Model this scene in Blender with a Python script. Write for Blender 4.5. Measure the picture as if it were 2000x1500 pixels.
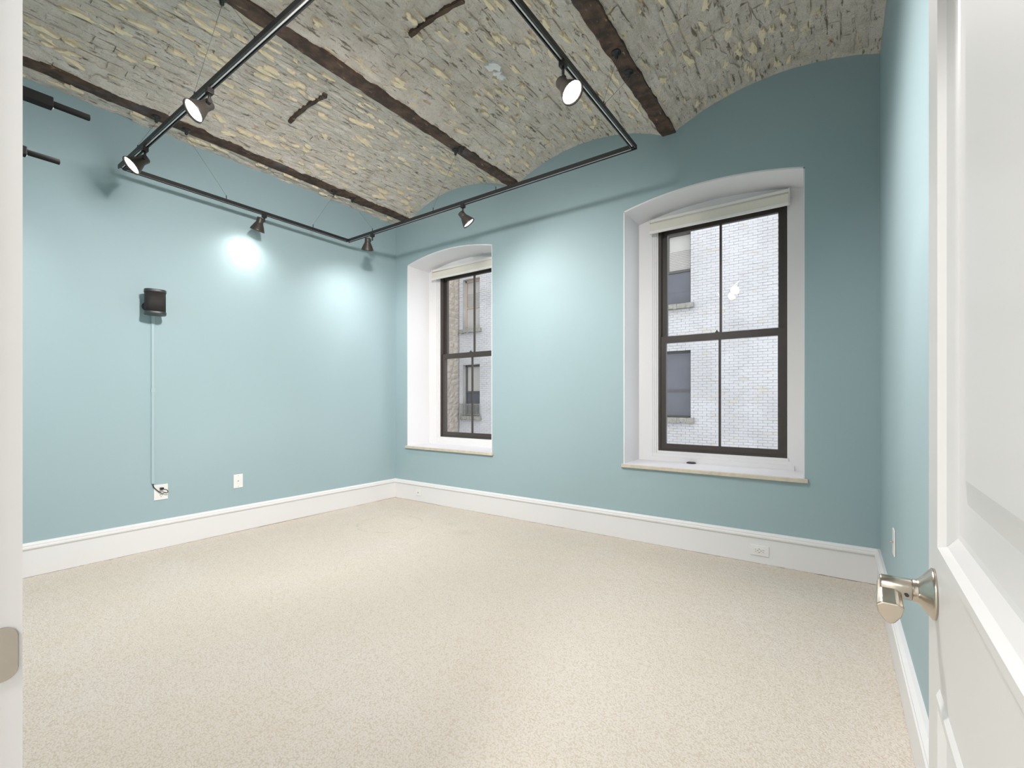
import bpy, bmesh, math, random
import numpy as np
from mathutils import Vector, Matrix

for o in list(bpy.data.objects):
    bpy.data.objects.remove(o)
S = bpy.context.scene
COL = S.collection
rnd = random.Random(7)
NPR = np.random.RandomState(11)

# ------------------------------------------------------------------ camera
FPX, TH, HY, CAMZ = 897.0, math.radians(35.36), 782.0, 1.2
cam_d = bpy.data.cameras.new('camera')
cam_d.sensor_width = 36.0
cam_d.lens = FPX / 2000 * 36
cam_d.shift_y = (HY - 750) / 2000
cam_d.clip_start = 0.01
cam = bpy.data.objects.new('camera', cam_d)
cam.location = (0, 0, CAMZ)
cam.rotation_euler = (math.pi / 2, 0, TH)
COL.objects.link(cam)
S.camera = cam

# ------------------------------------------------------------------ sky, exposure
W = bpy.data.worlds.new('World')
S.world = W
W.use_nodes = True
wn = W.node_tree
bgn = wn.nodes['Background']
bgn.inputs['Color'].default_value = (0.95, 0.97, 1.0, 1)      # plain overcast sky
bgn.inputs['Strength'].default_value = 2.25
S.view_settings.view_transform = 'Standard'
S.view_settings.look = 'None'
S.view_settings.gamma = 1
S.view_settings.use_curve_mapping = False
S.view_settings.exposure = 0.12

LAMP_W = 100.0       # watts of one track lamp
HALL_FILL_W = 48.0       # watts of the added, unseen hall lamp that fills the room
WARM = (1.0, 0.935, 0.905)

# ------------------------------------------------------------------ helpers
CT, ST = math.cos(TH), math.sin(TH)

def ray(u, v):
    a, b = (u - 1000) / FPX, (HY - v) / FPX
    return Vector((-ST + a * CT, CT + a * ST, b))

def at_y(u, v, y):
    d = ray(u, v); p = d * (y / d.y); p.z += CAMZ; return p

def at_x(u, v, x):
    d = ray(u, v); p = d * (x / d.x); p.z += CAMZ; return p

def at_z(u, v, z):
    d = ray(u, v); p = d * ((z - CAMZ) / d.z); p.z += CAMZ; return p

def project(p):
    d = -ST * p[0] + CT * p[1]
    if d < 0.05:
        return None
    xc = CT * p[0] + ST * p[1]
    return 1000 + FPX * xc / d, HY - FPX * (p[2] - CAMZ) / d, d

class MB:
    """collects shapes, builds ONE mesh object"""
    def __init__(self):
        self.v = []; self.f = []; self.smooth = []
    def add(self, vs, fs, smooth=False):
        n = len(self.v)
        self.v += [tuple(p) for p in vs]
        for q in fs:
            self.f.append(tuple(i + n for i in q)); self.smooth.append(smooth)
        return self
    def box(self, x0, x1, y0, y1, z0, z1):
        vs = [(x, y, z) for z in (z0, z1) for y in (y0, y1) for x in (x0, x1)]
        return self.add(vs, [(0, 2, 3, 1), (4, 5, 7, 6), (0, 1, 5, 4), (2, 6, 7, 3), (0, 4, 6, 2), (1, 3, 7, 5)])
    def frame_mat(self, a, b):
        a, b = Vector(a), Vector(b)
        z = (b - a).normalized()
        x = z.cross(Vector((0, 0, 1)))
        if x.length < 1e-4:
            x = Vector((1, 0, 0))
        x.normalize()
        y = z.cross(x)
        return a, x, y, z, (b - a).length
    def tube(self, a, b, r0, r1=None, n=12, caps=True):
        r1 = r0 if r1 is None else r1
        return self.lathe([(r0, 0), (r1, (Vector(b) - Vector(a)).length)], a, b, n, caps)
    def lathe(self, prof, a, b, n=20, caps=True, smooth=True):
        a, x, y, z, L = self.frame_mat(a, b)
        vs = []; fs = []
        for r, h in prof:
            for i in range(n):
                t = 2 * math.pi * i / n
                vs.append(a + x * (r * math.cos(t)) + y * (r * math.sin(t)) + z * h)
        for k in range(len(prof) - 1):
            for i in range(n):
                j = (i + 1) % n
                fs.append((k * n + i, k * n + j, (k + 1) * n + j, (k + 1) * n + i))
        self.add(vs, fs, smooth)
        if caps:
            m = len(prof) - 1
            self.add(vs[:n], [tuple(reversed(range(n)))])
            self.add(vs[m * n:], [tuple(range(n))])
        return self
    def path(self, pts, r, n=8):
        pts = [Vector(p) for p in pts]
        vs = []; fs = []
        for k, p in enumerate(pts):
            t = (pts[min(k + 1, len(pts) - 1)] - pts[max(k - 1, 0)]).normalized()
            x = t.cross(Vector((0.13, 0.2, 1))).normalized(); y = t.cross(x)
            for i in range(n):
                q = 2 * math.pi * i / n
                vs.append(p + x * (r * math.cos(q)) + y * (r * math.sin(q)))
        for k in range(len(pts) - 1):
            for i in range(n):
                j = (i + 1) % n
                fs.append((k * n + i, k * n + j, (k + 1) * n + j, (k + 1) * n + i))
        self.add(vs, fs, True)
        self.add(vs[:n], [tuple(reversed(range(n)))]); self.add(vs[-n:], [tuple(range(n))])
        return self
    def prism(self, poly, axis, c0, c1):
        """poly: 2D points; axis 'x','y','z' is the extrusion direction"""
        def P(p, c):
            return {'x': (c, p[0], p[1]), 'y': (p[0], c, p[1]), 'z': (p[0], p[1], c)}[axis]
        n = len(poly)
        vs = [P(p, c0) for p in poly] + [P(p, c1) for p in poly]
        fs = [tuple(range(n)), tuple(reversed(range(n, 2 * n)))]
        fs += [(i, i + n, (i + 1) % n + n, (i + 1) % n) for i in range(n)]
        return self.add(vs, fs)
    def build(self, name, m, parent=None, bevel=0, fix=True):
        me = bpy.data.meshes.new(name)
        me.from_pydata(self.v, [], self.f)
        me.polygons.foreach_set('use_smooth', self.smooth)
        if fix:
            bm = bmesh.new(); bm.from_mesh(me)
            bmesh.ops.remove_doubles(bm, verts=bm.verts, dist=1e-6)
            bmesh.ops.recalc_face_normals(bm, faces=bm.faces)
            bm.to_mesh(me); bm.free()
        return link(name, me, m, parent, bevel)

def link(name, me, m, parent=None, bevel=0):
    o = bpy.data.objects.new(name, me)
    if m is not None and len(me.materials) == 0:
        me.materials.append(m)
    COL.objects.link(o)
    if parent is not None:
        o.parent = parent
        o.matrix_parent_inverse = Matrix.Translation(-Vector(parent.location)) if parent.type == 'EMPTY' else Matrix.Identity(4)
    if bevel:
        b = o.modifiers.new('bevel', 'BEVEL'); b.width = bevel; b.segments = 2; b.limit_method = 'ANGLE'
    return o

def thing(name, loc, label, cat, group=None):
    o = bpy.data.objects.new(name, None)
    o.empty_display_size = 0.05
    o.location = loc
    COL.objects.link(o)
    o['label'] = label; o['category'] = cat
    if group:
        o['group'] = group
    return o

def struct(o, label, cat):
    o['kind'] = 'structure'; o['label'] = label; o['category'] = cat
    return o

# ------------------------------------------------------------------ materials
def mat(name, col=(0.8, 0.8, 0.8), rough=0.5, metal=0.0, noise=None, bump=None, spec=None):
    """plain principled; noise=(scale, amount) colour mottling; bump=(scale, strength, distance)"""
    m = bpy.data.materials.new(name); m.use_nodes = True
    nt = m.node_tree; b = nt.nodes['Principled BSDF']
    b.inputs['Base Color'].default_value = (*col, 1)
    b.inputs['Roughness'].default_value = rough
    b.inputs['Metallic'].default_value = metal
    if spec is not None:
        b.inputs['Specular IOR Level'].default_value = spec
    g = nt.nodes.new('ShaderNodeNewGeometry')
    if noise:
        n = nt.nodes.new('ShaderNodeTexNoise'); n.inputs['Scale'].default_value = noise[0]; n.inputs['Detail'].default_value = 4
        nt.links.new(g.outputs['Position'], n.inputs['Vector'])
        mx = nt.nodes.new('ShaderNodeMix'); mx.data_type = 'RGBA'
        mx.inputs[6].default_value = (*[c * (1 - noise[1]) for c in col], 1)
        mx.inputs[7].default_value = (*[min(1, c * (1 + noise[1])) for c in col], 1)
        nt.links.new(n.outputs['Fac'], mx.inputs[0]); nt.links.new(mx.outputs[2], b.inputs['Base Color'])
    if bump:
        n = nt.nodes.new('ShaderNodeTexNoise'); n.inputs['Scale'].default_value = bump[0]; n.inputs['Detail'].default_value = 3
        nt.links.new(g.outputs['Position'], n.inputs['Vector'])
        bp = nt.nodes.new('ShaderNodeBump'); bp.inputs['Strength'].default_value = bump[1]; bp.inputs['Distance'].default_value = bump[2]
        nt.links.new(n.outputs['Fac'], bp.inputs['Height']); nt.links.new(bp.outputs['Normal'], b.inputs['Normal'])
    return m

class NT:
    """small node-graph writer"""
    def __init__(self, name):
        self.m = bpy.data.materials.new(name); self.m.use_nodes = True
        self.t = self.m.node_tree; self.b = self.t.nodes['Principled BSDF']
        self.g = self.t.nodes.new('ShaderNodeNewGeometry')
    def n(self, typ, ins=None, **kw):
        x = self.t.nodes.new(typ)
        for k, v in kw.items(): setattr(x, k, v)
        for k, v in (ins or {}).items():
            if isinstance(v, bpy.types.NodeSocket): self.t.links.new(v, x.inputs[k])
            else: x.inputs[k].default_value = v
        return x
    def pos(self, scale):
        return self.n('ShaderNodeVectorMath', {0: self.g.outputs['Position'], 1: scale}, operation='MULTIPLY').outputs[0]
    def noise(self, vec, scale, detail=4, rough=0.55):
        return self.n('ShaderNodeTexNoise', {'Vector': vec, 'Scale': scale, 'Detail': detail, 'Roughness': rough}).outputs['Fac']
    def ramp(self, fac, a, b):
        return self.n('ShaderNodeMapRange', {0: fac, 1: a, 2: b, 3: 0.0, 4: 1.0}, interpolation_type='SMOOTHSTEP').outputs[0]
    def mix(self, fac, a, b):
        f = lambda c: c if isinstance(c, bpy.types.NodeSocket) else (*c, 1)
        return self.n('ShaderNodeMix', {0: fac, 6: f(a), 7: f(b)}, data_type='RGBA').outputs[2]
    def math(self, op, a, b):
        return self.n('ShaderNodeMath', {0: a, 1: b}, operation=op).outputs[0]
    def bump(self, h, strength, dist, prev=None):
        ins = {'Height': h, 'Strength': strength, 'Distance': dist}
        if prev is not None: ins['Normal'] = prev
        return self.n('ShaderNodeBump', ins).outputs[0]
    def out(self, col=None, normal=None, rough=None):
        if col is not None: self.t.links.new(col, self.b.inputs['Base Color'])
        if normal is not None: self.t.links.new(normal, self.b.inputs['Normal'])
        if rough is not None: self.b.inputs['Roughness'].default_value = rough
        return self.m

def masonry_mat(name, base, alt, flake, flake_lo=0.60):
    q = NT(name)
    p1 = q.pos((7.0, 2.6, 7.0)); p2 = q.pos((1, 1, 1))
    c = q.mix(q.ramp(q.noise(p2, 9, 5), 0.35, 0.65), base, alt)
    c = q.mix(q.math('MULTIPLY', q.ramp(q.noise(p1, 2.2, 5, 0.6), flake_lo, flake_lo + 0.05), 0.75), c, flake)
    c = q.mix(q.math('MULTIPLY', q.ramp(q.noise(q.pos((30, 5, 30)), 1.3, 5, 0.65), 0.575, 0.66), 0.85), c, (0.17, 0.135, 0.09))  # dark streaks along y, crevice shade painted into the colour
    c = q.mix(q.math('MULTIPLY', q.ramp(q.noise(p2, 95, 4, 0.7), 0.54, 0.70), 0.55), c, (0.30, 0.26, 0.21))
    c = q.mix(q.math('MULTIPLY', q.ramp(q.noise(q.pos((6, 3, 6)), 1.7, 3), 0.70, 0.74), 0.6), c, (0.48, 0.27, 0.13))
    h = q.math('ADD', q.noise(p2, 60, 6, 0.65), q.math('MULTIPLY', q.noise(p1, 4, 5), 1.5))
    return q.out(c, q.bump(h, 1.0, 0.012), 0.95)

M = {}
M['wall'] = mat('wall_paint', (0.345, 0.462, 0.493), 0.55, noise=(1.2, 0.025), bump=(160, 0.12, 0.002), spec=0.3)
M['white'] = mat('white_paint', (0.79, 0.79, 0.795), 0.38, noise=(3, 0.015), spec=0.4)
M['reveal'] = mat('reveal_plaster', (0.80, 0.80, 0.82), 0.6, bump=(60, 0.08, 0.002))
M['door'] = mat('door_paint', (0.72, 0.72, 0.715), 0.32, noise=(2, 0.012), spec=0.4)
M['sill'] = mat('travertine', (0.60, 0.54, 0.44), 0.5, noise=(28, 0.22), bump=(90, 0.3, 0.003))
M['sill_top'] = mat('sill_paint', (0.74, 0.74, 0.77), 0.4)
M['black'] = mat('black_metal', (0.020, 0.019, 0.018), 0.38, 0.0, noise=(30, 0.1))
M['bronze'] = mat('bronze_frame', (0.052, 0.043, 0.037), 0.45, noise=(20, 0.08))
M['lampm'] = mat('bronze_lamp', (0.060, 0.052, 0.045), 0.42, 0.3)
M['cable'] = mat('steel_cable', (0.25, 0.26, 0.27), 0.35, 0.9)
M['rail'] = mat('track_rail', (0.020, 0.020, 0.021), 0.42, 0.0, noise=(30, 0.1))
M['slot'] = mat('track_slot', (0.60, 0.60, 0.60), 0.4, 0.3)
M['nickel'] = mat('brushed_nickel', (0.56, 0.51, 0.44), 0.26, 1.0, noise=(40, 0.06))
M['dark'] = mat('dark_recess', (0.03, 0.03, 0.032), 0.6)
M['plate'] = mat('white_plastic', (0.82, 0.82, 0.80), 0.3)
M['grey'] = mat('grey_contact', (0.30, 0.30, 0.30), 0.5)
M['spk'] = mat('speaker_cloth', (0.018, 0.017, 0.015), 0.75, bump=(900, 0.5, 0.001))
M['spkcap'] = mat('speaker_cap', (0.035, 0.036, 0.040), 0.4)
M['race'] = mat('raceway_paint', (0.385, 0.50, 0.53), 0.45)
M['blind'] = mat('blind_fabric', (0.74, 0.71, 0.63), 0.8, noise=(40, 0.03))
M['blindw'] = mat('blind_cassette', (0.82, 0.81, 0.77), 0.45)
M['rubber'] = mat('rubber_grip', (0.009, 0.009, 0.009), 0.85, spec=0.2)
M['hall'] = mat('hall_paint', (0.80, 0.79, 0.77), 0.6)
M['mortar'] = masonry_mat('lime_mortar', (0.80, 0.735, 0.665), (0.70, 0.635, 0.56), (0.86, 0.75, 0.54), 0.60)
M['brick'] = masonry_mat('smeared_brick', (0.78, 0.71, 0.63), (0.67, 0.60, 0.52), (0.84, 0.72, 0.51), 0.57)
M['flake'] = mat('cream_plaster', (0.85, 0.74, 0.53), 0.95, noise=(25, 0.18), bump=(120, 0.6, 0.004))
M['chalk'] = mat('white_plaster', (0.80, 0.80, 0.80), 0.95, bump=(120, 0.6, 0.004))

def beam_material():
    q = NT('rusted_beam'); p = q.pos((1, 1, 1))
    c = q.mix(q.ramp(q.noise(p, 14, 5), 0.35, 0.7), (0.055, 0.036, 0.028), (0.13, 0.080, 0.055))
    c = q.mix(q.math('MULTIPLY', q.ramp(q.noise(q.pos((16, 5, 16)), 2.2, 6, 0.7), 0.60, 0.68), 0.7), c, (0.36, 0.25, 0.17))
    c = q.mix(q.math('MULTIPLY', q.ramp(q.noise(q.pos((2, 1, 2)), 1.3, 3), 0.58, 0.68), 0.55), c, (0.15, 0.15, 0.17))
    return q.out(c, q.bump(q.noise(p, 60, 6, 0.7), 0.8, 0.006), 0.85)
M['beam'] = beam_material()

def carpet_material():
    q = NT('carpet'); p = q.pos((1, 1, 1))
    c = q.mix(q.ramp(q.noise(p, 1.4, 4), 0.35, 0.7), (0.718, 0.660, 0.583), (0.728, 0.682, 0.622))
    c = q.mix(q.math('MULTIPLY', q.ramp(q.noise(p, 5, 4), 0.60, 0.75), 0.25), c, (0.67, 0.595, 0.495))
    vo = q.n('ShaderNodeTexVoronoi', {'Vector': q.pos((1, 1, 0.2)), 'Scale': 150.0, 'Randomness': 1.0}).outputs['Distance']
    nz = q.noise(p, 190, 3)
    pit = q.ramp(q.math('ADD', vo, q.math('MULTIPLY', nz, 0.5)), 0.66, 1.05)
    c = q.mix(q.math('MULTIPLY', pit, 0.45), c, (0.50, 0.41, 0.29))
    # ring pressed into the pile by furniture, and two old stains
    def ringmask(u, v, r, w):
        ctr = at_z(u, v, 0)
        d = q.n('ShaderNodeVectorMath', {0: q.g.outputs['Position'], 1: (ctr.x, ctr.y, 0.0)}, operation='DISTANCE').outputs['Value']
        e = q.n('ShaderNodeMath', {0: q.math('SUBTRACT', d, r)}, operation='ABSOLUTE').outputs[0]
        return q.math('SUBTRACT', 1.0, q.ramp(e, 0.0, w))
    c = q.mix(q.math('MULTIPLY', ringmask(763, 1022, 0.31, 0.022), q.math('MULTIPLY', q.ramp(q.noise(p, 9, 3), 0.4, 0.65), 0.55)), c, (0.46, 0.43, 0.39))
    c = q.mix(q.math('MULTIPLY', ringmask(905, 1040, 0.0, 0.16), q.math('MULTIPLY', q.noise(p, 16, 3), 0.55)), c, (0.52, 0.47, 0.35))
    c = q.mix(q.math('MULTIPLY', ringmask(880, 1023, 0.0, 0.10), q.math('MULTIPLY', q.noise(p, 16, 3), 0.45)), c, (0.50, 0.47, 0.42))
    h = q.math('SUBTRACT', q.math('MULTIPLY', nz, 0.6), vo)
    return q.out(c, q.bump(h, 0.6, 0.006), 1.0)
M['carpet'] = carpet_material()
M['carpet'].node_tree.nodes['Principled BSDF'].inputs['Specular IOR Level'].default_value = 0.1

def glass_material():
    m = bpy.data.materials.new('window_glass'); m.use_nodes = True
    t = m.node_tree; t.nodes.clear()
    o = t.nodes.new('ShaderNodeOutputMaterial'); mx = t.nodes.new('ShaderNodeMixShader')
    tr = t.nodes.new('ShaderNodeBsdfTransparent'); gl = t.nodes.new('ShaderNodeBsdfGlossy'); fr = t.nodes.new('ShaderNodeFresnel')
    tr.inputs['Color'].default_value = (0.94, 0.955, 0.965, 1); gl.inputs['Roughness'].default_value = 0.01; fr.inputs['IOR'].default_value = 1.4
    t.links.new(fr.outputs[0], mx.inputs[0]); t.links.new(tr.outputs[0], mx.inputs[1]); t.links.new(gl.outputs[0], mx.inputs[2])
    t.links.new(mx.outputs[0], o.inputs['Surface'])
    return m
M['glass'] = glass_material()

def emit(name, col, s):
    m = bpy.data.materials.new(name); m.use_nodes = True
    b = m.node_tree.nodes['Principled BSDF']
    b.inputs['Base Color'].default_value = (1, 1, 1, 1)
    b.inputs['Emission Color'].default_value = (*col, 1); b.inputs['Emission Strength'].default_value = s
    return m
M['lens'] = emit('lit_lamp_lens', (1.0, 0.95, 0.88), 14)
M['hallfill'] = emit('hall_fill_glow', (1.0, 0.95, 0.88), 6)  # glow of the added fill lamp in the hall

def ext_brick_material():
    q = NT('white_painted_brick'); p = q.pos((1, 1, 1))
    c = q.mix(q.ramp(q.noise(p, 1.1, 5), 0.35, 0.65), (0.50, 0.50, 0.515), (0.43, 0.43, 0.44))
    c = q.mix(q.math('MULTIPLY', q.ramp(q.noise(q.pos((1, 1, 3)), 2.6, 5), 0.58, 0.66), 0.6), c, (0.45, 0.42, 0.35))
    c = q.mix(q.math('MULTIPLY', q.ramp(q.noise(q.pos((5, 1, 14)), 1.6, 3), 0.60, 0.70), 0.6), c, (0.35, 0.345, 0.34))
    return q.out(c, None, 0.9)
M['xbrick'] = ext_brick_material()
M['xmortar'] = mat('exterior_mortar', (0.41, 0.40, 0.385), 0.95, noise=(1.6, 0.45))
M['xstone'] = mat('tan_stone', (0.40, 0.35, 0.295), 0.9, noise=(6, 0.2), bump=(20, 0.6, 0.03))
M['xsill'] = mat('weathered_stone', (0.28, 0.27, 0.24), 0.9, noise=(14, 0.3), bump=(20, 0.8, 0.04))
M['xframe'] = mat('exterior_frame', (0.08, 0.075, 0.07), 0.6)
M['xwood'] = mat('exterior_jamb', (0.42, 0.33, 0.26), 0.7)
M['xglass'] = mat('dark_glass', (0.085, 0.09, 0.11), 0.08, noise=(2, 0.3))
M['xblind'] = mat('exterior_blind', (0.40, 0.39, 0.365), 0.7, noise=(3, 0.1))
M['asphalt'] = mat('alley_ground', (0.30, 0.30, 0.30), 0.9, noise=(3, 0.2))

# ------------------------------------------------------------------ room numbers (metres)
XL, XR, YW, YN = -4.50, 0.225, 3.83, 0.08        # left, right, window and door wall faces
ZB = 3.385                                       # underside of the ceiling beams
BEAMS = [-4.285, -2.693, -1.135]
ZTOP = 3.95
YG = 4.19                                        # inner face of the white window frames
WIN = [(-4.283, -2.975), (-1.525, -0.191)]       # openings
ZS, ZSPR, RISE = 0.650, 2.842, 0.080

def arch_z(x, x0, x1, spr=ZSPR, rise=RISE):
    c, h = (x0 + x1) / 2, (x1 - x0) / 2
    R = (h * h + rise * rise) / (2 * rise)
    return spr + math.sqrt(max(R * R - (x - c) ** 2, 0)) - (R - rise)

# ------------------------------------------------------------------ numpy value noise
def vnoise(X, Y, seed):
    r = np.random.RandomState(seed); T = r.rand(256, 256)
    xi = np.floor(X).astype(int); yi = np.floor(Y).astype(int)
    fx = X - xi; fy = Y - yi; fx = fx * fx * (3 - 2 * fx); fy = fy * fy * (3 - 2 * fy)
    a = T[xi % 256, yi % 256]; b = T[(xi + 1) % 256, yi % 256]; c = T[xi % 256, (yi + 1) % 256]; d = T[(xi + 1) % 256, (yi + 1) % 256]
    return (a * (1 - fx) + b * fx) * (1 - fy) + (c * (1 - fx) + d * fx) * fy

def fbm(X, Y, seed, octs=3):
    s = 0; a = 1; t = 0
    for k in range(octs):
        s = s + a * vnoise(X * 2 ** k, Y * 2 ** k, seed + k); t += a; a *= 0.5
    return s / t

def grid_object(name, P, m, parent=None):
    ny, nx = P.shape[:2]
    idx = np.arange(nx * ny).reshape(ny, nx)
    F = np.stack([idx[:-1, :-1], idx[:-1, 1:], idx[1:, 1:], idx[1:, :-1]], -1).reshape(-1, 4)
    me = bpy.data.meshes.new(name)
    me.vertices.add(nx * ny); me.vertices.foreach_set('co', P.reshape(-1).astype(np.float32))
    me.loops.add(F.size); me.loops.foreach_set('vertex_index', F.reshape(-1).astype(np.int32))
    me.polygons.add(len(F)); me.polygons.foreach_set('loop_start', np.arange(0, F.size, 4, dtype=np.int32))
    me.polygons.foreach_set('use_smooth', np.ones(len(F), bool))
    me.update(calc_edges=True); me.validate()
    return link(name, me, m, parent)

# ------------------------------------------------------------------ floor
xs = np.arange(XL, XR + 0.011, 0.011); ys = np.arange(YN - 0.02, YW + 0.011, 0.011)
GX, GY = np.meshgrid(xs, ys)
GZ = (fbm(GX * 55, GY * 55, 3, 2) - 0.5) * 0.008 + (fbm(GX * 2, GY * 2, 9, 2) - 0.5) * 0.004 - 0.002
floor = struct(grid_object('floor', np.stack([GX, GY, GZ], -1), M['carpet']), 'cream looped wall-to-wall carpet with a faint pressed ring', 'floor')
MB().box(-1.75, 1.05, -2.05, YN - 0.015, -0.05, -0.004).build('hall_carpet', M['carpet'], floor)
MB().box(XL - 0.2, XR + 0.2, YN - 0.2, YW + 0.6, -0.30, -0.06).build('subfloor', M['hall'], floor)

# ------------------------------------------------------------------ walls
w = MB().box(XL - 0.15, XL, YN - 0.15, YW + 0.5, -0.1, ZTOP).build('wall_left', M['wall'])
struct(w, 'teal painted wall on the left carrying the small black speaker', 'wall')
w = MB().box(XR, XR + 0.15, YN - 0.13, YW + 0.5, -0.1, ZTOP).build('wall_right', M['wall'])
struct(w, 'narrow strip of pale teal wall beside the open white door', 'wall')

YO = 4.42                                        # outer face of the window wall
mb = MB()
for a, b in ((XL, WIN[0][0]), (WIN[0][1], WIN[1][0]), (WIN[1][1], XR)):
    mb.box(a, b, YW, YO, -0.1, ZTOP)
for a, b in WIN:
    mb.box(a, b, YW, YO, -0.1, ZS - 0.03)
    N = 24
    pts = [(a + (b - a) * i / N, arch_z(a + (b - a) * i / N, a, b) + 0.004) for i in range(N + 1)]
    for i in range(N):
        (xa, za), (xb, zb_) = pts[i], pts[i + 1]
        mb.prism([(xa, za), (xb, zb_), (xb, ZTOP), (xa, ZTOP)], 'y', YW, YO)
w = mb.build('wall_back', M['wall'])
struct(w, 'teal painted wall with two deep arched window openings', 'wall')

DX0, DX1, DZ = -0.735, 0.118, 2.06               # doorway
mb = MB()
mb.box(XL, DX0, YN - 0.13, YN, -0.1, ZTOP); mb.box(DX1, XR, YN - 0.13, YN, -0.1, ZTOP); mb.box(DX0, DX1, YN - 0.13, YN, DZ, ZTOP)
w = mb.build('wall_front', M['wall'])
struct(w, 'teal wall with the doorway, edge-on beside the white door jamb', 'wall')
# hall behind the doorway
mb = MB()
mb.box(-1.75, -1.6, -2.05, -0.05, -0.1, 2.75); mb.box(0.9, 1.05, -2.05, -0.05, -0.1, 2.75); mb.box(-1.75, 1.05, -2.2, -2.05, -0.1, 2.75)
mb.box(-1.75, 1.05, -2.2, -0.05, 2.6, 2.75); mb.box(XR, 1.05, -0.08, -0.05, -0.1, 2.75)
w = mb.build('wall_hall', M['hall'])
struct(w, 'plain white hall shell behind the doorway', 'wall')

# ------------------------------------------------------------------ baseboards
BP = [(0, 0), (0.018, 0), (0.018, 0.178), (0.021, 0.182), (0.030, 0.192), (0.030, 0.202), (0.026, 0.207), (0.026, 0.217), (0.014, 0.230), (0, 0.230)]
def baseboard(name, axis, face, sign, c0, c1, label):
    poly = [(face + sign * t, z) for t, z in BP]
    o = MB().prism(poly, axis, c0, c1).build(name, M['white'])
    return struct(o, label, 'baseboard')
baseboard('baseboard_left', 'y', XL, 1, YN, YW, 'tall white moulded baseboard below the speaker wall')
baseboard('baseboard_back', 'x', YW, -1, XL + 0.018, XR - 0.018, 'tall white moulded baseboard below the two windows')
baseboard('baseboard_right', 'y', XR, -1, YN + 0.02, YW, 'white moulded baseboard running towards the open door')

# ------------------------------------------------------------------ ceiling: brick vaults between steel beams
FL = 0.056                                        # half flange
VR = 0.172
VA = []
for a, b in ((BEAMS[0] - 1.58, BEAMS[0]), (BEAMS[0], BEAMS[1]), (BEAMS[1], BEAMS[2]), (BEAMS[2], BEAMS[2] + 1.558)):
    xa, xb = a + FL, b - FL
    rs, z0 = VR, ZB + 0.012
    if a < XL: xa, rs, z0 = XL - 0.02, 0.012, ZB - 0.004        # nearly flat haunch beside the left wall
    c, h = (xa + xb) / 2, (xb - xa) / 2
    R = (h * h + rs * rs) / (2 * rs)
    am = math.asin(h / R)
    VA.append((c, z0 + rs - R, R, am))
Y0C, Y1C = YN, YW
RANGE = []                                        # visible angle range of each vault
for (c, zc, R, am) in VA:
    lo, hi = -am, am
    if c - R * math.sin(am) < XL: lo = math.asin((XL - c) / R)
    if c + R * math.sin(am) > XR: hi = math.asin((XR - c) / R)
    RANGE.append((lo, hi))

def vpoint(k, t, off=0.0):
    c, zc, R, am = VA[k]
    return c + (R + off) * np.sin(t), zc + (R + off) * np.cos(t)

mb = MB().box(XL - 0.1, XR + 0.1, YN - 0.13, YW + 0.5, ZTOP - 0.05, ZTOP + 0.1)
ceiling = struct(mb.build('ceiling', M['mortar']), 'rough exposed brick vaults smeared with grey mortar between rusty beams', 'ceiling')

GROOVE = [((565, 236), (636, 184)), ((800, 66), (905, -4))]
def mortar_off(X, Y):
    n1 = fbm(X * 26, Y * 7, 21, 3); n2 = fbm(X * 70, Y * 45, 31, 2)
    o = (n1 - 0.50) * 0.050 + (n2 - 0.5) * 0.014 + 0.005
    return np.clip(o, -0.011, 0.016) * np.clip((Y1C - Y) / 0.06, 0.12, 1)             # + = deeper than the brick faces
for k, (lo, hi) in enumerate(RANGE):
    R = VA[k][2]
    nt = max(6, int((hi - lo) * R / 0.010)); ny = int((Y1C - Y0C) / 0.013)
    T, YY = np.meshgrid(np.linspace(lo, hi, nt), np.linspace(Y0C, Y1C, ny))
    off = mortar_off(T * R + 3.1 * k, YY) + (0, 0.002, 0.001, 0.005)[k] * np.clip((Y1C - YY) / 0.06, 0, 1)
    Xp, Zp = vpoint(k, T, off)
    o = grid_object('mortar_bed', np.stack([Xp, YY, Zp], -1), M['mortar'], ceiling)

def brick_mesh(i, L=0.205, Hh=0.064, D=0.05):
    """face looks along -z; irregular worn edges"""
    r = random.Random(100 + i); nx, ny = 5, 4
    vs = []; fs = []
    for b in range(ny):
        for a in range(nx):
            x = (a / (nx - 1) - 0.5) * Hh; y = (b / (ny - 1) - 0.5) * L
            edge = a in (0, nx - 1) or b in (0, ny - 1)
            vs.append((x + r.uniform(-.0025, .0025), y + r.uniform(-.004, .004), (0.006 if edge else 0) + r.uniform(-.003, .003)))
    for b in range(ny - 1):
        for a in range(nx - 1):
            q = b * nx + a; fs.append((q, q + nx, q + nx + 1, q + 1))
    base = len(vs)
    vs += [(-Hh / 2, -L / 2, D), (Hh / 2, -L / 2, D), (Hh / 2, L / 2, D), (-Hh / 2, L / 2, D)]
    fs += [(0, nx - 1, base + 1, base), (nx * (ny - 1), base + 3, base + 2, nx * ny - 1), (0, base, base + 3, nx * (ny - 1)), (nx - 1, nx * ny - 1, base + 2, base + 1)]
    # close the side strips along the ragged face edge
    fs[-4] = tuple(range(nx)) + (base + 1, base)
    fs[-3] = tuple(reversed([nx * (ny - 1) + a for a in range(nx)])) + (base + 3, base + 2)
    fs[-2] = tuple(reversed([b * nx for b in range(ny)])) + (base, base + 3)
    fs[-1] = tuple([b * nx + nx - 1 for b in range(ny)]) + (base + 2, base + 1)
    me = bpy.data.meshes.new('brick'); me.from_pydata(vs, [], fs); me.materials.append(M['brick'])
    return me
BM = [brick_mesh(i) for i in range(12)]
HM = [brick_mesh(50 + i, L=0.098) for i in range(4)]
placed = []
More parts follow.
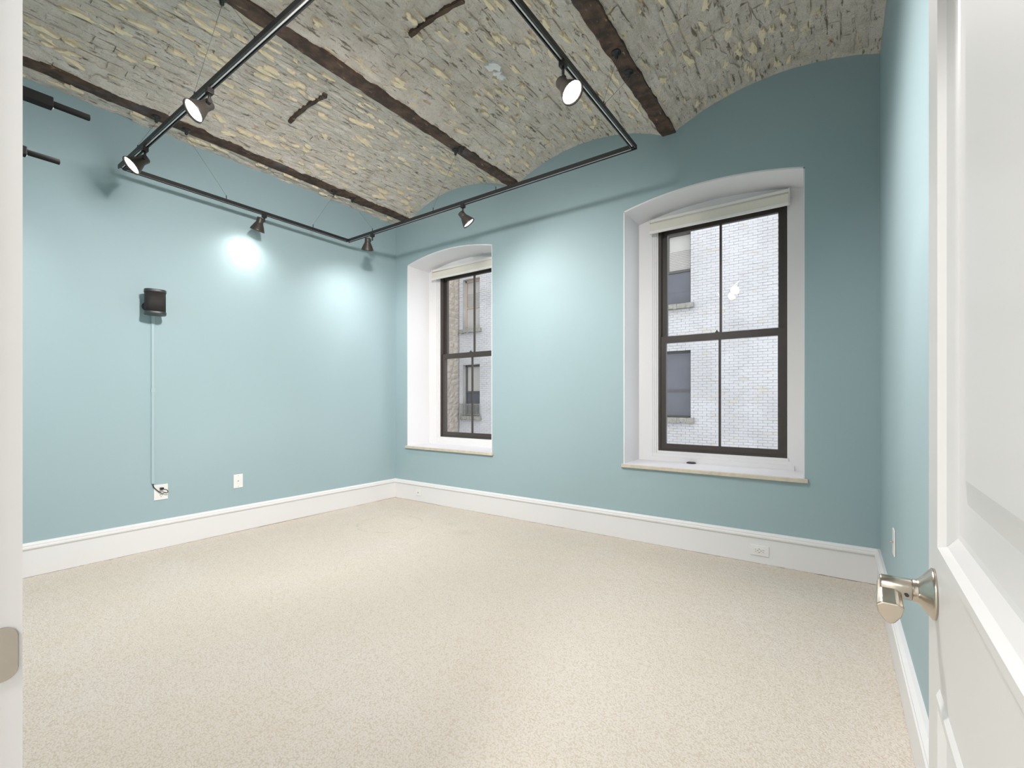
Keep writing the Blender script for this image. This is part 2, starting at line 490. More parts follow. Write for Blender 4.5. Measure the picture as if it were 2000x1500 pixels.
for k, (lo, hi) in enumerate(RANGE):
    R = VA[k][2]; am = VA[k][3]
    ncourse = int(2 * am * R / 0.0735)
    for i in range(ncourse):
        t = -am + (i + 0.5) * 2 * am / ncourse
        if t - 0.02 < lo or t + 0.02 > hi: continue
        y = Y0C - rnd.uniform(0, 0.21)
        while y < Y1C:
            half = rnd.random() < 0.10
            L = 0.098 if half else 0.205
            yc = y + L / 2
            y += L + rnd.uniform(0.008, 0.014)
            if yc - L / 2 < Y0C or yc + L / 2 > Y1C: continue
            off = rnd.gauss(0.001, 0.0035)
            xp, zp = vpoint(k, t, off)
            m4 = Matrix.Translation((xp, yc, zp)) @ Matrix.Rotation(t + rnd.gauss(0, 0.02), 4, 'Y') @ Matrix.Rotation(rnd.gauss(0, 0.010), 4, 'Z') @ Matrix.Rotation(rnd.gauss(0, 0.012), 4, 'X')
            pr = project((xp, yc, zp)); size = 0
            if pr and -20 < pr[0] < 2020 and -20 < pr[1] < 1500: size = L / pr[2]
            placed.append((size, m4, (rnd.choice(HM) if half else rnd.choice(BM))))
placed.sort(key=lambda a: -a[0])
for size, m4, me in placed[:300]:
    o = bpy.data.objects.new('brick', me); COL.objects.link(o); o.parent = ceiling; o.matrix_world = m4; o.matrix_local = m4
mb = MB()
for size, m4, me in placed[300:]:
    mb.add([m4 @ v.co for v in me.vertices], [tuple(p.vertices) for p in me.polygons])
bo = mb.build('brickwork', M['brick'], ceiling, fix=False); bo['kind'] = 'stuff'

def flakes(name, n, m, size, asp, thick, seed, spots=None):
    r = random.Random(seed); mb = MB()
    for q in range(n):
        if spots:
            k, t, y, s = spots[q]
        else:
            k = r.choices((0, 1, 2, 3), weights=(0.6, 5, 5, 4))[0]
            lo, hi = RANGE[k]; t = r.uniform(lo + 0.03, hi - 0.03) if hi - lo > 0.08 else (lo + hi) / 2
            y = r.uniform(Y0C + 0.1, Y1C - 0.1); s = r.uniform(*size)
        R = VA[k][2]; L = s * r.uniform(*asp); nn = 13
        skew = r.uniform(-0.25, 0.25)
        ring = []
        for i in range(nn):
            a = 2 * math.pi * i / nn; g = r.uniform(0.45, 1.35)
            ring.append((s * 0.5 * math.cos(a) * g, L * 0.5 * math.sin(a) * g))
        vs = []
        for sc, off in ((1.0, 0.012), (0.93, -thick * 0.8), (0.55, -thick)):
            for (dx, dy) in ring:
                xp, zp = vpoint(k, t + (dx * sc + dy * sc * skew) / R, off + r.uniform(-.001, .001))
                vs.append((xp, min(max(y + dy * sc, Y0C + .005), Y1C - .004), zp))
        fs = [(l * nn + i, l * nn + (i + 1) % nn, (l + 1) * nn + (i + 1) % nn, (l + 1) * nn + i) for l in (0, 1) for i in range(nn)]
        fs.append(tuple(2 * nn + i for i in range(nn)))
        mb.add(vs, fs)
    o = mb.build(name, m, ceiling); o['kind'] = 'stuff'
    return o
flakes('mortar_smears', 330, M['mortar'], (0.04, 0.09), (1.5, 3.5), 0.008, 1)
flakes('plaster_flakes', 520, M['flake'], (0.016, 0.050), (1.6, 4.2), 0.015, 2)

def vault_at(u, v):
    """vault index, angle and y seen at a pixel"""
    d = ray(u, v); best = None
    for k, (c, zc, R, am) in enumerate(VA):
        # (x-c)^2+(z-zc)^2=R^2 along s*d
        A = d.x ** 2 + d.z ** 2; B = 2 * (-c * d.x + (CAMZ - zc) * d.z); C_ = c * c + (CAMZ - zc) ** 2 - R * R
        if B * B < 4 * A * C_: continue
        s = (-B + math.sqrt(B * B - 4 * A * C_)) / (2 * A)
        t = math.atan2(s * d.x - c, CAMZ + s * d.z - zc)
        if RANGE[k][0] - 0.02 <= t <= RANGE[k][1] + 0.02: best = (k, t, s * d.y)
    return best
sp = [(*vault_at(u, v), s) for u, v, s in ((962, 126, .085), (972, 140, .075), (980, 146, .055))]
o = flakes('white_patch', 3, M['chalk'], None, (1.1, 1.5), 0.024, 5, sp); o['label'] = 'splash of chalk white plaster on the vault'
for (p, q) in GROOVE:  # raised dark strips laid in place of the shadowed slots
    a, b = vault_at(*p), vault_at(*q)
    if a and b and a[0] == b[0]:
        mb = MB(); n = 10; k = a[0]; lines = []
        for i in range(n + 1):
            f = i / n; t = a[1] + (b[1] - a[1]) * f; y = a[2] + (b[2] - a[2]) * f
            ww = 0.012 + 0.004 * math.sin(i * 2.1)
            for dy, off in ((-ww, 0.02), (-ww, -0.020), (ww, -0.022), (ww, 0.02)):
                xp, zp = vpoint(k, t, off); lines.append((xp, y + dy, zp))
        fs = [(i * 4 + j, i * 4 + j + 1, i * 4 + j + 5, i * 4 + j + 4) for i in range(n) for j in range(3)]
        fs += [(0, 1, 2, 3), (n * 4 + 3, n * 4 + 2, n * 4 + 1, n * 4)]
        o = mb.add(lines, fs).build('groove_strip', M['beam'], ceiling); o['label'] = 'short dark strip standing in for a shaded groove across the vault'

for i, bx in enumerate(BEAMS):
    r = random.Random(40 + i); n = 60; vs = []; fs = []
    for j in range(n + 1):
        y = YN + (YW - YN) * j / n
        l, rr = r.uniform(-.006, .006), r.uniform(-.006, .006)
        for dx, z in ((-FL + l, ZB + 0.03), (-FL + l, ZB + r.uniform(-.001, .003)), (0, ZB + r.uniform(-.002, .002)), (FL + rr, ZB + r.uniform(-.001, .003)), (FL + rr, ZB + 0.03)):
            vs.append((bx + dx, y, z))
    fs = [(j * 5 + a, j * 5 + a + 1, j * 5 + a + 6, j * 5 + a + 5) for j in range(n) for a in range(4)]
    fs += [(j * 5, j * 5 + 5, j * 5 + 9, j * 5 + 4) for j in range(n)] + [(0, 4, 3, 2, 1), tuple(n * 5 + a for a in range(5))]
    o = MB().add(vs, fs).build('beam', M['beam'], ceiling)
    o['label'] = 'rusty brown steel beam flange'

# ------------------------------------------------------------------ windows
def window(idx, x0, x1, label):
    mb = MB(); T = 0.008; N = 24
    left = MB().box(x0, x0 + T, YW - 0.001, YG + 0.10, ZS - 0.005, ZSPR + 0.002)
    win = struct(left.build('window_%d' % idx, M['reveal']), label, 'window')
    MB().box(x1 - T, x1, YW - 0.001, YG + 0.10, ZS - 0.005, ZSPR + 0.002).build('reveal_lining', M['reveal'], win)
    pts = [(x0 + (x1 - x0) * i / N, arch_z(x0 + (x1 - x0) * i / N, x0, x1)) for i in range(N + 1)]
    for i in range(N):
        (xa, za), (xb, zb_) = pts[i], pts[i + 1]
        mb.prism([(xa, za - T), (xb, zb_ - T), (xb, zb_ + 0.004), (xa, za + 0.004)], 'y', YW - 0.001, YG + 0.10)
    mb.build('arch_soffit', M['reveal'], win)
    # stone sill: worn travertine nosing with a painted top
    MB().box(x0 - 0.012, x1 + 0.022, YW - 0.030, YW - 0.0005, ZS - 0.030, ZS).build('sill_nosing', M['sill'], win, 0.004)
    MB().box(x0 + 0.002, x1 - 0.002, YW - 0.022, YG + 0.06, ZS - 0.024, ZS + 0.002).build('sill', M['sill_top'], win)
    # white timber frame with stepped inner edge
    bx0, bx1, bz0, bz1 = x0 + 0.180, x1 - 0.135, 0.742, 2.785
    y0 = YG
    fr = MB()
    fr.box(x0 + T, bx0 - 0.045, y0, y0 + 0.09, ZS, ZSPR + 0.05); fr.box(bx1 + 0.045, x1 - T, y0, y0 + 0.09, ZS, ZSPR + 0.05)
    for st, (d, yy) in enumerate(((0.045, 0.008), (0.030, 0.016), (0.014, 0.026))):
        fr.box(bx0 - d, bx0 - d + 0.016, y0 + yy, y0 + 0.09, ZS + 0.03, ZSPR)
        fr.box(bx1 + d - 0.016, bx1 + d, y0 + yy, y0 + 0.09, ZS + 0.03, ZSPR)
    fr.box(bx0 - 0.05, bx1 + 0.05, y0 - 0.012, y0 + 0.09, ZS, ZS + 0.042); fr.box(bx0 - 0.05, bx1 + 0.05, y0 + 0.004, y0 + 0.09, ZS + 0.042, ZS + 0.070)
    fr.box(bx0 - 0.01, bx1 + 0.01, y0 + 0.018, y0 + 0.09, ZS + 0.070, bz0)
    for i in range(N):
        (xa, za), (xb, zb_) = pts[i], pts[i + 1]
        fr.prism([(xa, bz1), (xb, bz1), (xb, zb_), (xa, za)], 'y', y0 + 0.002, y0 + 0.09)
    fr.build('frame', M['white'], win)
    # dark bronze double-hung sashes
    yb = y0 + 0.030
    zm0, zm1 = 1.722, 1.782
    box = MB()
    for a, b in ((bx0, bx0 + 0.022), (bx1 - 0.022, bx1)):
        box.box(a, b, yb - 0.004, yb + 0.10, bz0, bz1)
    box.box(bx0, bx1, yb, yb + 0.10, bz0, bz0 + 0.016); box.box(bx0, bx1, yb, yb + 0.10, bz1 - 0.03, bz1)
    box.build('sash_box', M['bronze'], win)
    xm = (bx0 + bx1) / 2 + 0.01
    def sash(z0, z1, y, bot, top, nm):
        s = MB(); w_ = 0.044
        s.box(bx0 + 0.022, bx0 + 0.022 + w_, y, y + 0.035, z0, z1); s.box(bx1 - 0.022 - w_, bx1 - 0.022, y, y + 0.035, z0, z1)
        s.box(bx0 + 0.022 + w_, bx1 - 0.022 - w_, y, y + 0.035, z0, z0 + bot); s.box(bx0 + 0.022 + w_, bx1 - 0.022 - w_, y, y + 0.035, z1 - top, z1)
        so = s.build(nm, M['bronze'], win)
        MB().box(xm - 0.009, xm + 0.009, y + 0.006, y + 0.026, z0 + bot, z1 - top).build('muntin', M['bronze'], so)
        for a, b in ((bx0 + 0.022 + w_, xm - 0.009), (xm + 0.009, bx1 - 0.022 - w_)):
            MB().add([(a, y + 0.017, z0 + bot), (b, y + 0.017, z0 + bot), (b, y + 0.017, z1 - top), (a, y + 0.017, z1 - top)], [(0, 1, 2, 3)]).build('pane', M['glass'], so)
        return so
    lo = sash(bz0 + 0.016, zm1, yb + 0.008, 0.048, zm1 - zm0, 'lower_sash')
    sash(zm0 + 0.006, bz1 - 0.03, yb + 0.048, 0.040, 0.035, 'upper_sash')
    lk = MB().box(xm - 0.035, xm - 0.012, yb + 0.012, yb + 0.036, zm1, zm1 + 0.010)
    lk.tube((xm - 0.024, yb + 0.024, zm1 + 0.008), (xm - 0.024, yb + 0.024, zm1 + 0.022), 0.006)
    lk.build('sash_lock', M['black'], lo)
    return bx0, bx1
w1 = window(1, *WIN[0], 'arched window with dark bronze sashes nearest the room corner')
w2 = window(2, *WIN[1], 'wide arched window with dark bronze sashes near the right wall')

def blind(bx0, bx1, label):
    a, b = bx0 - 0.050, bx1 + 0.022
    y0, y1 = YG - 0.085, YG - 0.003
    t = thing('roller_blind', ((a + b) / 2, YG - 0.04, 2.70), label, 'blind', 'roller blinds rolled up in the window heads')
    MB().box(a + 0.004, b - 0.004, y0 + 0.02, y1, 2.79, 2.836).build('head_rail', M['blindw'], t, 0.004)
    MB().lathe([(0.041, 0), (0.041, b - a - 0.012)], (a + 0.006, YG - 0.044, 2.776), (b - 0.006, YG - 0.044, 2.776), 24).build('fabric_roll', M['blind'], t)
    MB().box(a + 0.006, b - 0.006, y0, y0 + 0.004, 2.722, 2.79).build('fabric', M['blind'], t)
    MB().box(a + 0.004, b - 0.004, y0 - 0.005, y0 + 0.014, 2.702, 2.726).build('bottom_bar', M['blindw'], t, 0.003)
    for x in (a, b - 0.005):
        MB().box(x, x + 0.005, y0 + 0.006, y1, 2.728, 2.834).build('end_cap', M['blindw'], t)
blind(*w1, 'cream roller blind rolled up atop the window nearest the corner')
blind(*w2, 'cream roller blind rolled up atop the wide right-hand window')

p = at_z(1350, 905, ZS + 0.002)
t = thing('sill_puck', (p.x, p.y, p.z), 'flat dark round puck lying on the right window sill', 'puck')
MB().lathe([(0.036, 0), (0.040, 0.003), (0.038, 0.008), (0.030, 0.011)], (p.x, p.y, p.z), (p.x, p.y, p.z + 0.011), 24).build('body', M['black'], t)
MB().lathe([(0.028, 0), (0.026, 0.0015)], (p.x, p.y, p.z + 0.011), (p.x, p.y, p.z + 0.0125), 24).build('cap', M['spkcap'], t)

# ------------------------------------------------------------------ door, jamb
DA = math.radians(1.15)                                # door stands almost parallel to the right wall
DFX, DEY = 0.105, 0.872
def dpt(s, d, z):
    """s metres from the free edge back to the hinge, d out of the face (towards the room)"""
    return Vector((DFX - s * math.sin(DA) - d * math.cos(DA), DEY - s * math.cos(DA) + d * math.sin(DA), z))
DW, DH, DT = 0.80, 2.03, 0.042
def dbox(mb, s0, s1, d0, d1, z0, z1):
    vs = [dpt(s, d, z) for z in (z0, z1) for d in (d0, d1) for s in (s0, s1)]
    mb.add(vs, [(0, 2, 3, 1), (4, 5, 7, 6), (0, 1, 5, 4), (2, 6, 7, 3), (0, 4, 6, 2), (1, 3, 7, 5)])
PAN = [(0.100, 0.70, 0.240, 0.842), (0.100, 0.70, 1.005, 1.90)]
mb = MB(); Z0 = 0.012
dbox(mb, 0, 0.100, -DT, 0, Z0, DH); dbox(mb, 0.70, DW, -DT, 0, Z0, DH)
dbox(mb, 0.100, 0.70, -DT, 0, Z0, 0.240); dbox(mb, 0.100, 0.70, -DT, 0, 0.842, 1.005); dbox(mb, 0.100, 0.70, -DT, 0, 1.90, DH)
door = struct(mb.build('door_1', M['door']), 'white panelled door standing open against the right wall', 'door')
for (s0, s1, z0, z1) in PAN:
    prof = [(0.0, 0.0), (0.006, 0.004), (0.016, 0.004), (0.020, -0.004), (0.034, -0.012), (0.040, -0.013)]
    mo = MB(); rings = []
    for (i, d) in prof:
        rings.append([dpt(s0 + i, d, z0 + i), dpt(s1 - i, d, z0 + i), dpt(s1 - i, d, z1 - i), dpt(s0 + i, d, z1 - i)])
    vs = [q for r_ in rings for q in r_]
    fs = [(l * 4 + i, l * 4 + (i + 1) % 4, (l + 1) * 4 + (i + 1) % 4, (l + 1) * 4 + i) for l in range(len(prof) - 1) for i in range(4)]
    mo.add(vs, fs).build('panel_moulding', M['door'], door)
    pa = MB(); rings = []
    for (i, d) in ((0.036, -0.013), (0.082, -0.013), (0.112, -0.007), (0.116, -0.007)):
        rings.append([dpt(s0 + i, d, z0 + i), dpt(s1 - i, d, z0 + i), dpt(s1 - i, d, z1 - i), dpt(s0 + i, d, z1 - i)])
    vs = [q for r_ in rings for q in r_]
    fs = [(l * 4 + i, l * 4 + (i + 1) % 4, (l + 1) * 4 + (i + 1) % 4, (l + 1) * 4 + i) for l in range(3) for i in range(4)] + [(12, 13, 14, 15)]
    pa.add(vs, fs).build('panel', M['door'], door)
# lever handle
HS, HZ = 0.060, 0.946
hd = MB().lathe([(0.0325, 0), (0.0325, 0.003), (0.030, 0.005), (0.0165, 0.016), (0.0150, 0.018), (0.0150, 0.022), (0.0138, 0.023)], dpt(HS, 0, HZ), dpt(HS, 0.05, HZ), 40).build('door_handle', M['nickel'], door)
MB().lathe([(0.0125, 0.022), (0.0140, 0.024), (0.0140, 0.055), (0.0130, 0.057)], dpt(HS, 0, HZ), dpt(HS, 0.09, HZ), 28).build('neck', M['nickel'], hd)
lv = MB(); sec = []
for i in range(9):
    f = i / 8; s = HS + 0.0 + f * 0.040
    zc = HZ - 0.001 - 0.022 * f - 0.002 * math.sin(f * math.pi)
    sc = 0.88 + 0.14 * f; ring = []
    for (a, b) in ((-0.0145, 0.008), (-0.008, 0.0125), (0.008, 0.0125), (0.0145, 0.008), (0.0125, -0.002), (0.005, -0.0125), (0.0, -0.0145), (-0.005, -0.0125), (-0.0125, -0.002)):
        ring.append(dpt(s, 0.0475 + a * sc, zc + b * sc))
    sec.append(ring)
n = 9
vs = [q for r_ in sec for q in r_]
fs = [(k * n + i, k * n + (i + 1) % n, (k + 1) * n + (i + 1) % n, (k + 1) * n + i) for k in range(8) for i in range(n)]
fs += [tuple(reversed(range(n))), tuple(8 * n + i for i in range(n))]
lv.add(vs, fs).build('lever', M['nickel'], hd, 0.0018)
MB().tube(dpt(HS + 0.0135, 0.029, HZ - 0.004), dpt(HS + 0.0150, 0.029, HZ - 0.004), 0.0022).build('set_screw', M['dark'], hd)

# jamb, stop and casing on the latch side, and the hinge-side jamb
jb = MB().box(DX0, DX0 + 0.018, YN - 0.145, YN + 0.0185, 0, DZ).build('trim_1', M['white'])
struct(jb, 'white door jamb with a nickel strike plate at the left edge', 'door jamb')
MB().box(DX0 + 0.018, DX0 + 0.030, YN - 0.145, YN - 0.035, 0, DZ - 0.02).build('door_stop', M['white'], jb, 0.002)
cs = MB().prism([(DX0, YN), (DX0, YN + 0.016), (DX0 - 0.006, YN + 0.018), (DX0 - 0.02, YN + 0.018), (DX0 - 0.06, YN + 0.022), (DX0 - 0.075, YN + 0.022), (DX0 - 0.080, YN)], 'z', 0, DZ + 0.08)
cs.build('casing', M['white'], jb)
pts = []
zc = CAMZ - (1277 - HY) / FPX * 0.485
for i in range(9):
    a = i / 8
    pts.append((DX0 + 0.0185 + 0.0006 * a, YN - 0.030 + a * 0.034))
sp_ = MB()
def rr(w_, h_, r_, n_=6):
    out = []
    for cx_, cy_, a0 in ((w_ / 2 - r_, h_ / 2 - r_, 0), (-w_ / 2 + r_, h_ / 2 - r_, 90), (-w_ / 2 + r_, -h_ / 2 + r_, 180), (w_ / 2 - r_, -h_ / 2 + r_, 270)):
        for i in range(n_ + 1):
            a = math.radians(a0 + 90 * i / n_); out.append((cx_ + r_ * math.cos(a), cy_ + r_ * math.sin(a)))
    return out
sp_.prism([(YN - 0.0065 + a, zc + b) for a, b in rr(0.044, 0.057, 0.012)], 'x', DX0 + 0.0175, DX0 + 0.0205)
sp_.build('strike_plate', M['nickel'], jb, 0.0008)
hj = MB().box(DX1 - 0.018, DX1, YN - 0.145, YN - 0.002, 0, DZ)
o = struct(hj.build('trim_2', M['white']), 'white hinge-side door jamb beside the open door', 'door jamb')
o = struct(MB().box(DX0, DX1, YN - 0.145, YN + 0.004, DZ - 0.018, DZ).build('trim_3', M['white']), 'white head jamb across the top of the doorway', 'door jamb')

# ------------------------------------------------------------------ track lighting
ZT, TX0, TX1, TY0, TY1 = 2.90, -4.290, -1.126, 1.090, 3.010
track = thing('lighting_track', ((TX0 + TX1) / 2, (TY0 + TY1) / 2, ZT), 'black rectangular lighting track hung on thin cables below the vaults', 'track light')
TWD = 0.0165
def rail(a, b):
    a, b = Vector(a), Vector(b)
    along_x = abs(b.x - a.x) > abs(b.y - a.y)
    if along_x:
        mb = MB().box(a.x - TWD, b.x + TWD, a.y - TWD, a.y + TWD, ZT + 0.010, ZT + 0.028)
        mb.box(a.x - TWD, b.x + TWD, a.y - TWD, a.y - 0.010, ZT, ZT + 0.010); mb.box(a.x - TWD, b.x + TWD, a.y + 0.010, a.y + TWD, ZT, ZT + 0.010)
        o = mb.build('rail', M['rail'], track)
        MB().box(a.x + 0.02, b.x - 0.02, a.y - 0.0035, a.y + 0.0035, ZT + 0.003, ZT + 0.0099).build('conductor', M['slot'], o)
    else:
        mb = MB().box(a.x - TWD, a.x + TWD, a.y + TWD, b.y - TWD, ZT + 0.010, ZT + 0.028)
        mb.box(a.x - TWD, a.x - 0.010, a.y + TWD, b.y - TWD, ZT, ZT + 0.010); mb.box(a.x + 0.010, a.x + TWD, a.y + TWD, b.y - TWD, ZT, ZT + 0.010)
        o = mb.build('rail', M['rail'], track)
        MB().box(a.x - 0.0035, a.x + 0.0035, a.y + 0.03, b.y - 0.03, ZT + 0.003, ZT + 0.0099).build('conductor', M['slot'], o)
rail((TX0, TY1, 0), (TX1, TY1, 0)); rail((TX0, TY0, 0), (TX1, TY0, 0)); rail((TX0, TY0, 0), (TX0, TY1, 0)); rail((TX1, TY0, 0), (TX1, TY1, 0))
def anchor(x, y):
    mb = MB().lathe([(0.030, 0), (0.030, 0.006), (0.012, 0.010), (0.011, 0.040), (0.004, 0.046)], (x, y, ZB), (x, y, ZB - 0.05), 18)
    mb.build('anchor', M['black'], track)
def cable(a, p):
    MB().tube((a[0], a[1], ZB - 0.044), (p[0], p[1], ZT + 0.060), 0.0011, n=6).build('cable', M['cable'], track)
    MB().tube((p[0], p[1], ZT + 0.030), (p[0], p[1], ZT + 0.062), 0.0035, n=8).build('cable_grip', M['black'], track)
b1, b2, b3 = BEAMS
for (a, ps) in (((b1, 2.83), [(TX0, 2.60)]), ((b1, 3.05), [(TX0 + 0.40, TY1)]), ((b1, 1.50), [(TX0, 1.80)]), ((b1, 1.30), [(TX0 + 0.35, TY0)]),
                ((b2 - 0.03, 2.985), [(-3.02, TY1)]), ((b2 + 0.03, 2.99), [(-2.30, TY1)]), ((b3, 2.73), [(TX1, 2.52)]), ((b3, 2.94), [(TX1, 2.54)]),
                ((b2 - 0.03, 1.12), [(-3.0, TY0)]), ((b2 + 0.03, 1.12), [(-2.3, TY0)]), ((b3, 1.3), [(TX1, 1.6)])):
    anchor(*a)
    for p_ in ps: cable(a, p_)

def lamp(x, y, aim, label, power=1.0, angle=150, blend=1.0, side_off=-1.0, drop=0.0, soft=0.06):
    aim = Vector(aim).normalized()
    hz = Vector((aim.x, aim.y, 0)); hz.normalize()
    t = thing('track_lamp', (x, y, ZT), label, 'lamp', 'spot lamps clipped to the lighting track')
    MB().box(x - 0.017, x + 0.017, y - 0.017, y + 0.017, ZT - 0.026, ZT + 0.004).build('adapter', M['black'], t, 0.002)
    st = MB().tube((x, y, ZT - 0.062), (x, y, ZT - 0.020), 0.0075)
    piv = Vector((x, y, ZT - 0.066 - drop))
    side = aim.cross(Vector((0, 0, 1))).normalized()
    st.tube(piv - side * 0.012, piv + side * (0.020 * side_off), 0.012)
    if drop: st.tube((x, y, ZT - 0.060), piv, 0.0075)
    st.build('arm', M['black'], t)
    ax0 = piv - aim * 0.030 + side * (0.046 * side_off) + Vector((0, 0, -0.034 * (1 - abs(side_off)) - 0.004))   # back of the socket
    prof = [(0.012, 0.0), (0.026, 0.002), (0.029, 0.008), (0.029, 0.042), (0.030, 0.047), (0.036, 0.060), (0.047, 0.084), (0.057, 0.108), (0.061, 0.121), (0.059, 0.123), (0.054, 0.106), (0.050, 0.100)]
    bell = MB().lathe(prof, ax0, ax0 + aim, 36, caps=False)
    bell.add([], [])
    bell.build('bell_housing', M['lampm'], t)
    MB().lathe([(0.0125, 0), (0.004, 0.0005)], ax0 - aim * 0.0004, ax0 + aim, 16).build('socket_cap', M['lampm'], t)
    MB().lathe([(0.052, 0.1065), (0.0525, 0.112), (0.042, 0.1165), (0.024, 0.119), (0.003, 0.1195)], ax0, ax0 + aim, 32).build('lens', M['lens'], t)
    ld = bpy.data.lights.new('lamp_light', 'SPOT')
    ld.energy = LAMP_W * power; ld.color = WARM; ld.spot_size = math.radians(angle); ld.spot_blend = blend; ld.shadow_soft_size = soft
    lo = bpy.data.objects.new('lamp_light', ld); COL.objects.link(lo)
    lo.location = ax0 + aim * 0.128
    lo.rotation_euler = aim.to_track_quat('-Z', 'Y').to_euler()
    lo.parent = t; lo.matrix_parent_inverse = Matrix.Translation(-Vector(t.location))
    return t
lamp(TX0, 2.12, (-0.36, -0.10, -0.93), 'black track lamp grazing the left wall above the outlets', 0.12)
lamp(-3.89, TY1, (-0.36, 0.24, -0.90), 'black track lamp aimed into the room corner', 0.42)
lamp(-2.66, TY1, (0.45, 0.46, -0.77), 'black track lamp above the first window, lit face tilted right', 0.40)
lamp(TX1, 2.03, (0.62, -0.06, -0.75), 'bright track lamp on the right rail aimed at the right wall', 1.8, side_off=0.0, drop=0.008)
lamp(-2.80, TY0, (-0.04, -0.68, -0.66), 'glaring track lamp on the near rail, the higher of the two', 1.1, 125, side_off=1.0)
lamp(-3.80, TY0, (-0.04, -0.68, -0.66), 'glaring track lamp beside the left rear corner of the track', 0.45, 110, side_off=1.0)
# three unseen lamps added near the track corner to light the room evenly
lamp(-1.38, TY0, (-0.86, 0.34, -0.38), 'added unseen fill lamp on the near rail aimed across the room at the left wall', 1.9, 110, 1.0, soft=0.11)
lamp(TX1, 1.26, (-0.36, 0.84, -0.40), 'added unseen fill lamp at the near end of the right rail aimed between the windows', 1.7, 90, 1.0)
lamp(-1.20, TY0, (-0.68, 0.30, -0.67), 'added unseen fill lamp at the near corner of the track slanting down into the room', 3.1, 150, 1.0)

# ------------------------------------------------------------------ speaker, raceway, outlets on the left wall
sc_ = at_x(303, 591, XL + 0.13)
SPX, SPY, SPZ = XL + 0.130, sc_.y, sc_.z
t = thing('wall_speaker', (XL, SPY, SPZ), 'small black rounded speaker mounted on the left wall', 'speaker')
def squircle(w_, d_, n_=40, e=3.2):
    out = []
    for i in range(n_):
        a = 2 * math.pi * i / n_; c, s = math.cos(a), math.sin(a)
        out.append((math.copysign(abs(c) ** (2 / e), c) * d_ / 2, math.copysign(abs(s) ** (2 / e), s) * w_ / 2))
    return out
ROT = math.radians(-14)
def spk(w_, d_, z0, z1, nm, m, bev=0.003):
    c, s = math.cos(ROT), math.sin(ROT)
    poly = [(SPX + a * c - b * s, SPY + a * s + b * c) for a, b in squircle(w_, d_)]
    o = MB().prism(poly, 'z', z0, z1).build(nm, m, t, bev)
    for p_ in o.data.polygons:
        p_.use_smooth = len(p_.vertices) == 4
    return o
spk(0.134, 0.134, SPZ - 0.074, SPZ + 0.074, 'grille_body', M['spk'], 0)
spk(0.141, 0.141, SPZ + 0.074, SPZ + 0.096, 'top_cap', M['spkcap'])
spk(0.141, 0.141, SPZ - 0.096, SPZ - 0.074, 'bottom_cap', M['spkcap'])
br = MB().lathe([(0.035, 0), (0.035, 0.008), (0.018, 0.014), (0.016, 0.075)], (XL, SPY - 0.015, SPZ - 0.02), (XL + 0.08, SPY - 0.015, SPZ - 0.02), 20)
br.build('wall_bracket', M['black'], t)

pr0 = at_x(301, 620, XL + 0.012); pr1 = at_x(299, 945, XL + 0.012)
RY = pr1.y
t = thing('cable_raceway', (XL, RY, pr1.z), 'slim teal cable raceway running from speaker down to outlet', 'raceway')
zj = at_x(301, 762, XL + 0.012).z
for a, b in ((pr1.z, zj - 0.004), (zj + 0.004, SPZ - 0.03)):
    MB().prism([(XL + 0.0005, RY - 0.011), (XL + 0.010, RY - 0.011), (XL + 0.013, RY - 0.007), (XL + 0.013, RY + 0.007), (XL + 0.010, RY + 0.011), (XL + 0.0005, RY + 0.011)], 'z', a, b).build('channel', M['race'], t)
MB().box(XL + 0.0005, XL + 0.0155, RY - 0.013, RY + 0.013, zj - 0.018, zj + 0.018).build('coupling', M['race'], t, 0.002)

def plate_x(name, face, sgn, y, z, w_, h_, label, cat, loc_name='plate'):
    """wall plate on a wall of constant x"""
    t_ = thing(name, (face, y, z), label, cat)
    a, b = sorted((face + sgn * 0.0005, face + sgn * 0.007))
    MB().box(a, b, y - w_ / 2, y + w_ / 2, z - h_ / 2, z + h_ / 2).build(loc_name, M['plate'], t_, 0.0025)
    return t_
oc = at_x(314.5, 961, XL + 0.006)
t = plate_x('wall_outlet', XL, 1, oc.y, oc.z, 0.095, 0.125, 'white duplex outlet below the raceway with a plug in it', 'outlet')
for dz in (0.027, -0.027):
    s = MB().prism([(oc.y + a, oc.z + dz + b) for a, b in rr(0.034, 0.030, 0.010)], 'x', XL + 0.006, XL + 0.009).build('socket', M['plate'], t)
    for dy in (-0.007, 0.007):
        MB().box(XL + 0.0088, XL + 0.0094, oc.y + dy - 0.0016, oc.y + dy + 0.0016, oc.z + dz - 0.001, oc.z + dz + 0.008).build('slot', M['dark'], s)
    MB().tube((XL + 0.0088, oc.y, oc.z + dz - 0.008), (XL + 0.0094, oc.y, oc.z + dz - 0.008), 0.0028).build('ground_hole', M['dark'], s)
t = thing('power_cord', (XL + 0.01, RY, pr1.z), 'short black power cord looping from raceway to wall outlet', 'cord')
py, pz = oc.y + 0.0, oc.z + 0.030
MB().box(XL + 0.0096, XL + 0.036, py - 0.012, py + 0.012, pz - 0.009, pz + 0.009).build('plug', M['black'], t, 0.003)
P0 = Vector((XL + 0.008, RY, pr1.z + 0.01)); pts = []
ctrl = [P0, Vector((XL + 0.012, RY + 0.006, pr1.z - 0.03)), Vector((XL + 0.022, RY + 0.05, oc.z - 0.005)), Vector((XL + 0.030, oc.y + 0.018, oc.z - 0.006)),
        Vector((XL + 0.042, oc.y + 0.036, oc.z - 0.002)), Vector((XL + 0.046, oc.y + 0.026, pz - 0.012)), Vector((XL + 0.033, py + 0.004, pz - 0.004))]
